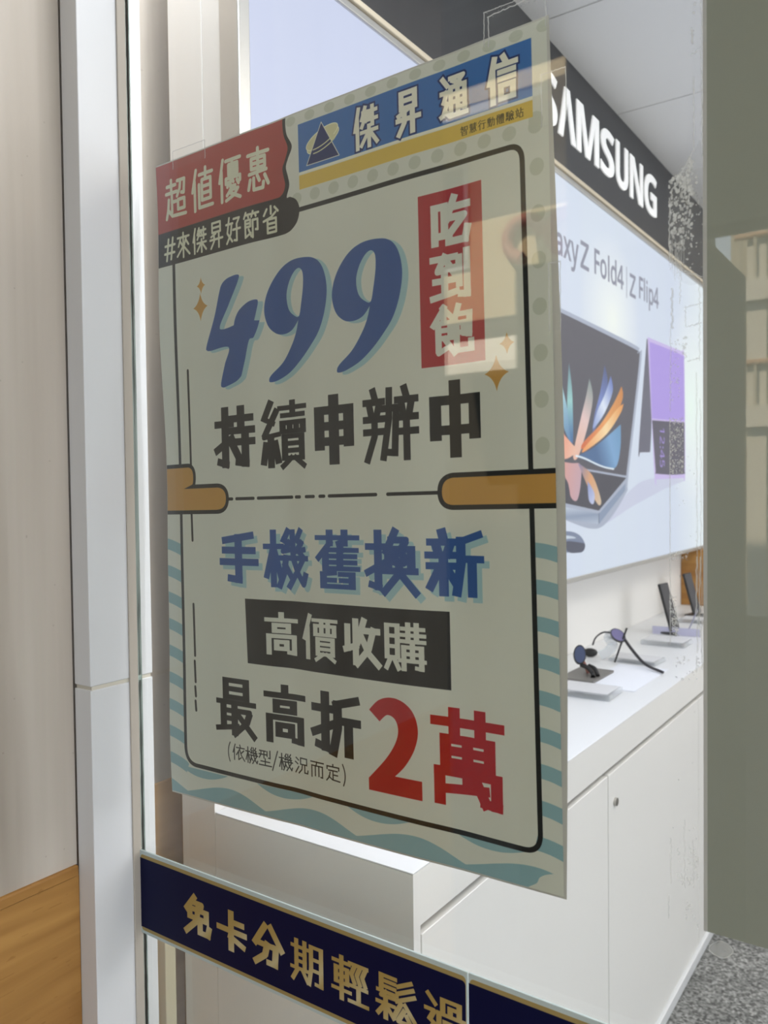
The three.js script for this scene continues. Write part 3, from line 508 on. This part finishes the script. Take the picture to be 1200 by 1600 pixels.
  g.strokeStyle = '#e8f2ff'; g.lineWidth = 4; g.beginPath(); g.moveTo(X(-1.64), Y(1.548)); g.bezierCurveTo(X(-1.75), Y(1.545), X(-1.82), Y(1.515), X(-1.99), Y(1.512)); g.stroke();
  petal('1.46 1.53 1.60 1.525 1.68 1.52 1.68 1.46 1.65 1.41 1.60 1.42 1.57 1.47', ['#e8a78c', '#d8a4a4', '#c9a8b6'], [1]);
  petal('1.66 1.525 1.78 1.49 1.86 1.41 1.84 1.39 1.77 1.43 1.72 1.47', ['#8a86b0', '#e0a67c', '#d8c0a8']);
  petal('1.74 1.47 1.80 1.43 1.79 1.395 1.75 1.41', ['#8f9bd0', '#c7cdee']);
  // small purple phone, folded like a tent
  g.fillStyle = '#6a6a7c'; blob(g, pts('2.362 2.015 2.40 2.01 2.42 1.72 2.40 1.583 2.275 1.578 2.262 1.60'), [0, 1, 3, 4]); g.fill();
  g.fillStyle = '#cdbdf0'; blob(g, pts('2.372 2.025 2.41 2.023 2.86 2.032 2.895 1.99 2.905 1.52 2.88 1.485 2.48 1.478 2.455 1.50'), [0, 2, 5, 6]); g.fill();
  g.fillStyle = '#b19bea'; blob(g, pts('2.395 2.008 2.86 2.015 2.885 1.98 2.893 1.733 2.425 1.715'), [0, 3, 4]); g.fill();
  g.fillStyle = '#5c596a'; blob(g, pts('2.427 1.708 2.893 1.727 2.895 1.53 2.87 1.503 2.49 1.50 2.47 1.52'), [0, 1]); g.fill();
  g.fillStyle = '#a893e2'; g.save(); g.translate(X(-2.53), Y(1.665)); g.rotate(Math.PI / 2); g.font = '56px sans-serif'; g.scale(0.8, 1); g.fillText('12:45', -22, 0); g.restore();
  // pen lying in front
  g.fillStyle = '#7f8aa6'; blob(g, pts('1.30 1.325 1.55 1.318 1.66 1.302 1.715 1.268 1.69 1.245 1.60 1.25 1.30 1.268')); g.fill();
  g.fillStyle = '#55586a'; blob(g, pts('1.56 1.285 1.68 1.275 1.715 1.266 1.69 1.246 1.58 1.252')); g.fill();
  g.fillStyle = '#c9d4e6'; blob(g, pts('1.32 1.312 1.55 1.305 1.64 1.292 1.54 1.294 1.32 1.30')); g.fill();
}
{
  const o = [-1.0, 1.157, -1.65], L = thing('lightbox', o, 'long wall lightbox with an open folding phone and a purple phone, glowing bluish white', 'lightbox');
  const y0 = 1.157, y1 = 2.39, z0 = -0.19, z1 = -3.36;
  mesh('housing', bx(-1.0405, -0.965, y0 + 0.004, y1 - 0.004, z1 + 0.004, z0 - 0.001, o), M.white, L);
  mesh('frame_upright', bx(-1.0, LX, y0, y1, z0 - 0.028, z0, o, 0.003), M.alu, L);
  mesh('frame_upright', bx(-1.0, LX, y0, y1, z1, z1 + 0.028, o, 0.003), M.alu, L);
  mesh('frame_rail', bx(-1.0, LX, y0, y0 + 0.016, z1 + 0.028, z0 - 0.028, o, 0.003), M.alu, L);
  mesh('frame_rail', bx(-1.0, LX, y1 - 0.016, y1, z1 + 0.028, z0 - 0.028, o, 0.003), M.alu, L);
  const g = new THREE.PlaneGeometry(3.114, 1.205); g.rotateY(Math.PI / 2); g.translate(LX - 0.006 - o[0], (y0 + y1) / 2 - o[1], -1.775 - o[2]);
  const t = canvasTex(2048, 792, drawLightbox);
  mesh('printed_face', g, std(0x101012, 0.5, { emissive: 0xffffff, emissiveMap: t, emissiveIntensity: 1.0 }), L);
  const l = new THREE.RectAreaLight(0xdfe8ff, BOX_GLOW, 3.1, 1.2); l.position.set(LX + 0.012, (y0 + y1) / 2, -1.775); l.lookAt(5, (y0 + y1) / 2, -1.775); l.name = 'lightbox_glow'; scene.add(l);
}
structure(mesh('wall_display', bx(-1.124, -1.0415, 0, 2.73, -3.4, -0.19), M.white), 'white wall panel carrying the lightbox', 'wall');

// black header with white letters
{
  const o = [-0.98, 2.39, -1.7], S = thing('header_sign', o, 'black fascia sign above the lightbox reading SAMSUNG in white letters', 'sign');
  mesh('board', bx(-1.041, -0.952, 2.404, 2.73, -3.4, -0.19, o), M.dark, S);
  mesh('lower_trim', bx(-1.041, -0.950, 2.3915, 2.404, -3.4, -0.19, o, 0.002), std(0xd8cbb4, 0.5), S);
  const font = await new FontLoader().loadAsync('fonts/droid/droid_sans_bold.typeface.json');
  const lm = std(0xf4f4f6, 0.4, { emissive: 0xffffff, emissiveIntensity: 0.35 });
  const cap = 0.152, spans = { S0: [-1.368, -1.483], A1: [-1.491, -1.626], M2: [-1.634, -1.824], S3: [-1.841, -1.969], U4: [-1.989, -2.115], N5: [-2.137, -2.283], G6: [-2.302, -2.453] };
  for (const [k, [za, zb]] of Object.entries(spans)) {
    let g;
    if (k[0] === 'A') {
      const s = new THREE.Shape(); s.moveTo(0, 0); s.lineTo(0.36, 1); s.lineTo(0.64, 1); s.lineTo(1, 0); s.lineTo(0.75, 0); s.lineTo(0.5, 0.76); s.lineTo(0.25, 0); s.closePath();
      g = new THREE.ExtrudeGeometry(s, { depth: 0.1, bevelEnabled: false });
    } else g = new TextGeometry(k[0], { font, size: 1, depth: 0.1, curveSegments: 8, bevelEnabled: false });
    g.computeBoundingBox(); const b = g.boundingBox, w = Math.abs(zb - za);
    g.translate(-b.min.x, -b.min.y, 0); g.scale(w / (b.max.x - b.min.x), cap / (b.max.y - b.min.y), 0.04); g.rotateY(Math.PI / 2); g.translate(-0.952 - o[0], 2.487 - o[1], za - o[2]);
    mesh('letter', g, lm, S);
  }
}

// ------------------------------------------------------------------ counter
{
  const o = [-0.85, 0, -1.7], C = thing('display_counter', o, 'long white counter with doors and bright white top under the lightbox', 'counter');
  const xf = -0.634, xb = -1.0405, z0 = -0.19, z1 = -3.38;
  mesh('worktop', bx(xb, xf, 0.8942, 0.897, z1, z0, o, 0.001), M.whiteGloss, C);
  mesh('fascia', bx(xf - 0.02, xf, 0.813, 0.8942, z1, z0 - 0.0186, o), M.white, C);
  mesh('end_panel', bx(xb, xf, 0.0325, 0.8941, z0 - 0.0185, z0, o), M.white, C);
  mesh('carcass', bx(xb, xf - 0.03, 0.03, 0.893, z1, z0 - 0.018, o), std(0xb0a998, 0.7), C);
  mesh('plinth', bx(xb, xf + 0.009, 0, 0.032, z1, z0, o, 0.002), M.whiteGloss, C);
  const cuts = [-0.2095, -1.0, -1.8, -2.6, -3.38];
  for (let i = 0; i + 1 < cuts.length; i++) {
    const d = mesh('door', bx(xf - 0.019, xf, 0.034, 0.798, cuts[i + 1] + 0.0025, cuts[i] - 0.0025, o, 0.0015), M.white, C);
    const g = new THREE.CylinderGeometry(0.0095, 0.0095, 0.006, 20); g.rotateZ(Math.PI / 2); const side = i % 2 ? cuts[i] - 0.043 : cuts[i + 1] + 0.043;
    if (i !== 0) { g.translate(xf + 0.003 - o[0], 0.726 - o[1], (i === 1 ? -1.043 : side) - o[2]); tag(mesh('lock', g, M.steel, d), 'small round metal lock'); }
  }
}
// wooden pieces
{
  const s = mesh('wooden_batten', bx(-0.014, 0.014, 0, 0.73, -0.012, 0.012, [0, 0, 0], 0.002), M.slat); s.position.set(-1.147, 0, -0.165);
  tag(s, 'pale wooden batten upright behind the banner at the counter corner', 'batten');
  const w = mesh('wood_panel', bx(-1.04, -0.90, 0.897, 1.155, -3.30, -3.13, [0, 0, 0], 0.003), M.oak);
  tag(w, 'brown wood block at the far end of the white counter', 'panel');
}

// ------------------------------------------------------------------ things on the counter
const TOP = 0.8975;
function acrylicBlock(name, x, z, w, d, h, turn, label) {
  const t = thing(name, [x, TOP, z], label, 'display stand', 'acrylic stands on the counter'); t.rotation.y = turn;
  mesh('block', bx(-w / 2, w / 2, 0, h, -d / 2, d / 2, [0, 0, 0], 0.002), M.acrylic, t);
  mesh('price_card', bx(-w / 2 + 0.008, w / 2 - 0.008, h, h + 0.0012, -d / 2 + 0.008, d / 2 - 0.008), std(0xcfcfd2, 0.5), t);
  return t;
}
acrylicBlock('acrylic_stand', -0.800, -1.31, 0.155, 0.115, 0.016, 0.03, 'clear acrylic block nearest on the counter, in front of the watch plate');
acrylicBlock('acrylic_stand', -0.818, -1.785, 0.15, 0.10, 0.012, -0.05, 'clear acrylic block lying beneath the black watch strap');
acrylicBlock('acrylic_stand', -0.82, -2.12, 0.15, 0.11, 0.016, 0.0, 'clear acrylic block in front of the tall black phone');
acrylicBlock('acrylic_stand', -0.855, -2.66, 0.12, 0.10, 0.014, 0.0, 'clear acrylic block furthest along the counter near the wood');
{
  const c = mesh('price_leaflet', bx(-0.075, 0.075, 0, 0.0012, -0.16, 0.16), std(0xe6e9f2, 0.6)); c.position.set(-0.775, TOP, -1.55);
  tag(c, 'white leaflet lying flat on the counter beside the watches', 'leaflet');
  const p = thing('lavender_card', [-0.84, TOP, -2.31], 'pale lavender upright card behind an acrylic block', 'card'); p.rotation.y = 0.06;
  mesh('card', bx(-0.085, 0.085, 0, 0.028, -0.002, 0.002), std(0xb9b8d0, 0.6), p);
}
const ribbon = (pts, width, thick, seg = 30) => {     // a band of given width along a path in x and y, its width across z
  const c = new THREE.CatmullRomCurve3(pts.map((p) => V(...p))), s = new THREE.Shape(); s.moveTo(-thick / 2, -width / 2); s.lineTo(thick / 2, -width / 2); s.lineTo(thick / 2, width / 2); s.lineTo(-thick / 2, width / 2); s.closePath();
  return new THREE.ExtrudeGeometry(s, { steps: seg, extrudePath: c, bevelEnabled: false });
};
{ // watch upright on a grey plate
  const t = thing('smart_watch', [-0.875, TOP, -1.50], 'small dark watch propped up on a grey square plate', 'watch');
  mesh('plate', bx(-0.052, 0.052, 0, 0.008, -0.085, 0.085, [0, 0, 0], 0.002), std(0x6f6c68, 0.45), t);
  mesh('stand', tube([[0.0, 0.008, -0.01], [-0.006, 0.03, -0.005], [-0.016, 0.05, 0]], 0.005), std(0x8d5b52, 0.5), t);
  const cs = new THREE.CylinderGeometry(0.021, 0.021, 0.011, 32); cs.rotateX(Math.PI / 2);
  const k = mesh('case', cs, M.black, t); k.position.set(-0.02, 0.062, 0.004); k.rotation.set(-0.35, 0.5, 0.1); k.scale.set(0.85, 1.35, 1);
  const f = new THREE.CylinderGeometry(0.018, 0.018, 0.001, 32); f.rotateX(Math.PI / 2); f.translate(0, 0, 0.006); mesh('dial', f, std(0x47506e, 0.12), k);
  mesh('strap', tube([[-0.012, 0.034, 0.012], [0.012, 0.03, 0.022], [0.03, 0.016, 0.03], [0.036, 0.011, 0.045]], 0.0065), M.black, t);
  mesh('strap', tube([[0.004, 0.03, -0.01], [0.028, 0.026, 0.008], [0.042, 0.011, 0.022]], 0.006), M.black, t);
}
{ // watch lying open over a clear stand
  const t = thing('smart_watch', [-0.86, TOP, -1.74], 'open dark watch with a long strap draped over a curved clear stand', 'watch');
  mesh('stand', ribbon([[-0.06, 0.016, 0.01], [-0.035, 0.03, 0.008], [-0.02, 0.055, 0.004], [-0.035, 0.075, 0], [-0.015, 0.09, 0]], 0.03, 0.004), M.acrylic, t);
  mesh('stand_rod', tube([[-0.003, 0.0045, 0.035], [0.012, 0.06, 0.02], [0.028, 0.112, 0.01]], 0.003), M.black, t);
  const cs = new THREE.CylinderGeometry(0.02, 0.02, 0.011, 32); cs.rotateX(Math.PI / 2);
  const k = mesh('case', cs, std(0x232228, 0.35), t); k.position.set(0.0, 0.086, 0.012); k.rotation.set(-0.6, 0.35, -0.5); k.scale.set(1.3, 0.9, 1);
  const f = new THREE.CylinderGeometry(0.0175, 0.0175, 0.001, 32); f.rotateX(Math.PI / 2); f.translate(0, 0, 0.006); mesh('dial', f, std(0x7a749c, 0.12), k);
  mesh('strap', ribbon([[0.02, 0.078, 0.012], [0.05, 0.05, 0.03], [0.1, 0.016, 0.06], [0.165, 0.006, 0.1]], 0.008, 0.006), std(0x2c2b30, 0.5), t);
  mesh('cable', tube([[-0.02, 0.092, 0.008], [-0.05, 0.09, 0], [-0.085, 0.065, -0.02], [-0.098, 0.04, -0.03]], 0.0028), std(0x333337, 0.5), t);
  const pad = new THREE.SphereGeometry(0.021, 20, 12); pad.scale(1.15, 0.65, 0.9); pad.translate(-0.108, 0.0137, -0.035); mesh('charging_puck', pad, M.black, t);
}
function standingPhone(x, z, h, lean, turn, label) {
  const t = thing('display_phone', [x, TOP, z], label, 'phone', 'phones standing on the counter'); t.rotation.y = turn;
  const b = mesh('body', bx(-0.036, 0.036, 0, h, -0.005, 0.005, [0, 0, 0], 0.004), M.black, t); b.position.set(0, 0.0125, 0.01); b.rotation.x = -lean;
  mesh('screen', bx(-0.033, 0.033, 0.003, h - 0.003, 0.005, 0.0056), std(0x37363c, 0.1), b);
  mesh('foot', bx(-0.04, 0.04, 0, 0.01, -0.03, 0.03, [0, 0, 0], 0.003), std(0x3a3a3e, 0.4), t);
  return t;
}
standingPhone(-0.862, -2.34, 0.18, 0.27, 1.42, 'tall black phone leaning on its stand above the lavender card');
standingPhone(-0.895, -2.80, 0.175, 0.27, 1.42, 'second black phone furthest along the counter in front of the wood block');
{
  const r = mesh('acrylic_prop', tube([[0, 0, 0], [0.018, 0.05, -0.01], [0.03, 0.082, -0.014]], 0.0025), phys(0x8f90a6, 0.2)); r.position.set(-0.825, TOP + 0.0025, -2.43);
  tag(r, 'thin slanted lavender prop rod between the two black phones', 'rod');
}

// ------------------------------------------------------------------ ceiling lights of the shop (outside the picture)
for (const [x, z, l] of [[0.35, -1.0, 'nearest'], [0.35, -2.35, 'middle'], [0.35, -3.7, 'rearmost'], [1.6, -1.7, 'right-hand']]) {
  const t = thing('ceiling_light', [x, 2.722, z], l + ' square ceiling light panel of the shop', 'ceiling light', 'ceiling light panels');
  mesh('frame', bx(-0.31, 0.31, -0.004, 0.006, -0.31, 0.31), M.alu, t);
  mesh('diffuser', bx(-0.295, 0.295, -0.06, -0.004, -0.295, 0.295), std(0xffffff, 0.6, { emissive: 0xfff6ea, emissiveIntensity: 4 }), t);
  const a = new THREE.RectAreaLight(0xfffaf6, PANEL, 0.58, 0.58); a.position.set(x, 2.655, z); a.lookAt(x, 0, z); a.name = 'panel_light'; scene.add(a);
}

// light channel along the top of the window, just inside the glass
{
  const t = thing('window_light_strip', [0.1, 2.728, -0.11], 'long white light channel on the ceiling along the window', 'ceiling light');
  mesh('channel', bx(-1.2, 1.2, -0.03, 0, -0.07, 0.07), M.alu, t);
  mesh('diffuser', bx(-1.19, 1.19, -0.036, -0.03, -0.06, 0.06), std(0xffffff, 0.6, { emissive: 0xf4f8ff, emissiveIntensity: 3 }), t);
  const a = new THREE.RectAreaLight(0xf0f4ff, STRIP, 2.38, 0.12); a.position.set(0.1, 2.684, -0.11); a.lookAt(0.1, 0, -0.11); a.name = 'strip_light'; scene.add(a);
}
// lamp in the covered walk, over the photographer
{
  const t = thing('arcade_lamp', [1.5, 3.3, 1.0], 'square white ceiling lamp of the covered walk outside', 'ceiling lamp');
  mesh('frame', bx(-0.32, 0.32, -0.03, 0, -0.32, 0.32), M.alu, t);
  mesh('diffuser', bx(-0.3, 0.3, -0.045, -0.03, -0.3, 0.3), std(0xffffff, 0.6, { emissive: 0xfffaf0, emissiveIntensity: 3 }), t);
  const a = new THREE.RectAreaLight(0xfff8ec, WALK, 0.6, 0.6); a.position.set(1.5, 3.245, 1.0); a.lookAt(1.5, 0, 1.0); a.name = 'walk_light'; scene.add(a);
}
// second lightbox on the opposite wall of the shop
{
  const t = thing('wall_lightbox', [2.6, 1.2, -2.2], 'plain white lightbox on the right wall of the shop', 'lightbox');
  mesh('frame', bx(-0.06, 0, 0, 1.25, -1.5, 1.5), M.alu, t);
  mesh('glowing_face', bx(-0.064, -0.06, 0.02, 1.23, -1.48, 1.48), std(0x202020, 0.5, { emissive: 0xeef2ff, emissiveIntensity: 1 }), t);
  const a = new THREE.RectAreaLight(0xf2f4ff, 3.5, 2.9, 1.2); a.position.set(2.53, 1.825, -2.2); a.lookAt(-5, 1.825, -2.2); a.name = 'wall_glow'; scene.add(a);
}

// ------------------------------------------------------------------ across the street: what the glass mirrors
{
  const B = thing('street_building', [-6, 0, 8.5], 'beige building across the street with a dark ground floor and white awnings', 'building');
  const o = [-6, 0, 8.5];
  mesh('parapet', bx(-9, -2.9, 6.35, 7.5, 8.5, 12, o), M.facade, B);
  mesh('recessed_wall', bx(-9, -2.9, 3.7, 6.35, 9.6, 12, o), M.facade, B);
  mesh('ground_floor', bx(-9, -2.9, -0.02, 3.7, 8.9, 12, o), std(0x4b4a46, 0.8), B);
  mesh('roof_slab', bx(-9.2, -2.8, 7.5, 7.8, 8.2, 12, o), M.lightConc, B);
  for (const [x, y] of [[-8.6, 4.6], [-6.9, 4.6]]) { const w = mesh('window', bx(x, x + 1.2, y, y + 1.5, 9.56, 9.6, o), M.alu, B); mesh('pane', bx(x + 0.07, x + 1.13, y + 0.07, y + 1.43, 9.54, 9.56, o), M.winDark, w); }
  const aw = (x0, x1, y, d) => { const s = new THREE.Shape(); s.moveTo(0, 0); s.lineTo(d, -0.45); s.lineTo(d, -0.55); s.lineTo(0, -0.1); s.closePath(); const g = new THREE.ExtrudeGeometry(s, { depth: x1 - x0, bevelEnabled: false }); g.rotateY(Math.PI / 2); g.translate(x0 - o[0], y - o[1], 8.5 - o[2]); return g; };
  mesh('awning', aw(-5.0, -4.1, 6.3, 0.9), std(0xf2efe8, 0.7), B); mesh('awning', aw(-5.4, -3.5, 3.35, 0.9), std(0xf2efe8, 0.7), B);
  for (const [x, r] of [[-4.35, 0.26], [-3.75, 0.24]]) { const g = new THREE.TorusGeometry(r, 0.09, 8, 24, 4.6); g.translate(x - 0.45 - o[0], 4.85 - o[1], 1.02); mesh('red_sign_ring', g, std(0xb9766a, 0.6), B); }
}
{
  const o = [0, 0, 9], B = thing('balcony_house', o, 'pale concrete house across the street with stacked balconies', 'building');
  mesh('wall', bx(-2.26, 6, -0.02, 6.6, 10, 13, o), M.facadeGrey, B);
  mesh('roof_slab', bx(-2.05, 6.2, 6.6, 6.9, 8.9, 13, o), M.lightConc, B);
  for (const y of [2.1, 3.5, 5.0]) {
    mesh('balcony_slab', bx(-2.02, 6, y, y + 0.24, 9, 10, o), M.lightConc, B);
    const r = new THREE.CylinderGeometry(0.035, 0.035, 8.0, 10); r.rotateZ(Math.PI / 2); r.translate(1.98, y + 0.72, 0.05); mesh('handrail', r, std(0xb08a6a, 0.6), B);
    for (let x = -1.98; x < 6; x += 0.16) mesh('baluster', bx(x, x + 0.03, y + 0.24, y + 0.7, 9.03, 9.06, o), M.facadeGrey, B);
    for (const x of [-1.62, 0.2, 2.3]) { const w = mesh('window', bx(x, x + 1.3, y + 0.3, y + 1.25, 9.95, 10, o), M.lightConc, B); mesh('pane', bx(x + 0.06, x + 1.24, y + 0.36, y + 1.19, 9.93, 9.95, o), M.winDark, w); }
  }
  for (const x of [-1.9, 0.6]) mesh('pillar', bx(x, x + 0.2, -0.02, 6.6, 9.1, 9.3, o), M.lightConc, B);
}
tag(mesh('hanging_signboard', bx(-0.715, 1.9, 2.3, 3.195, 2.05, 2.2, [0, 0, 0], 0.01), std(0x6b6a64, 0.7)), 'wide grey signboard hanging from the arcade beam', 'signboard');
tag(mesh('kiosk_cabinet', bx(-1.0, -0.5, -0.02, 2.065, 1.3, 1.81, [0, 0, 0], 0.006), std(0x54544f, 0.6)), 'dark grey kiosk cabinet standing against the arcade column', 'kiosk');

renderer.render(scene, camera);
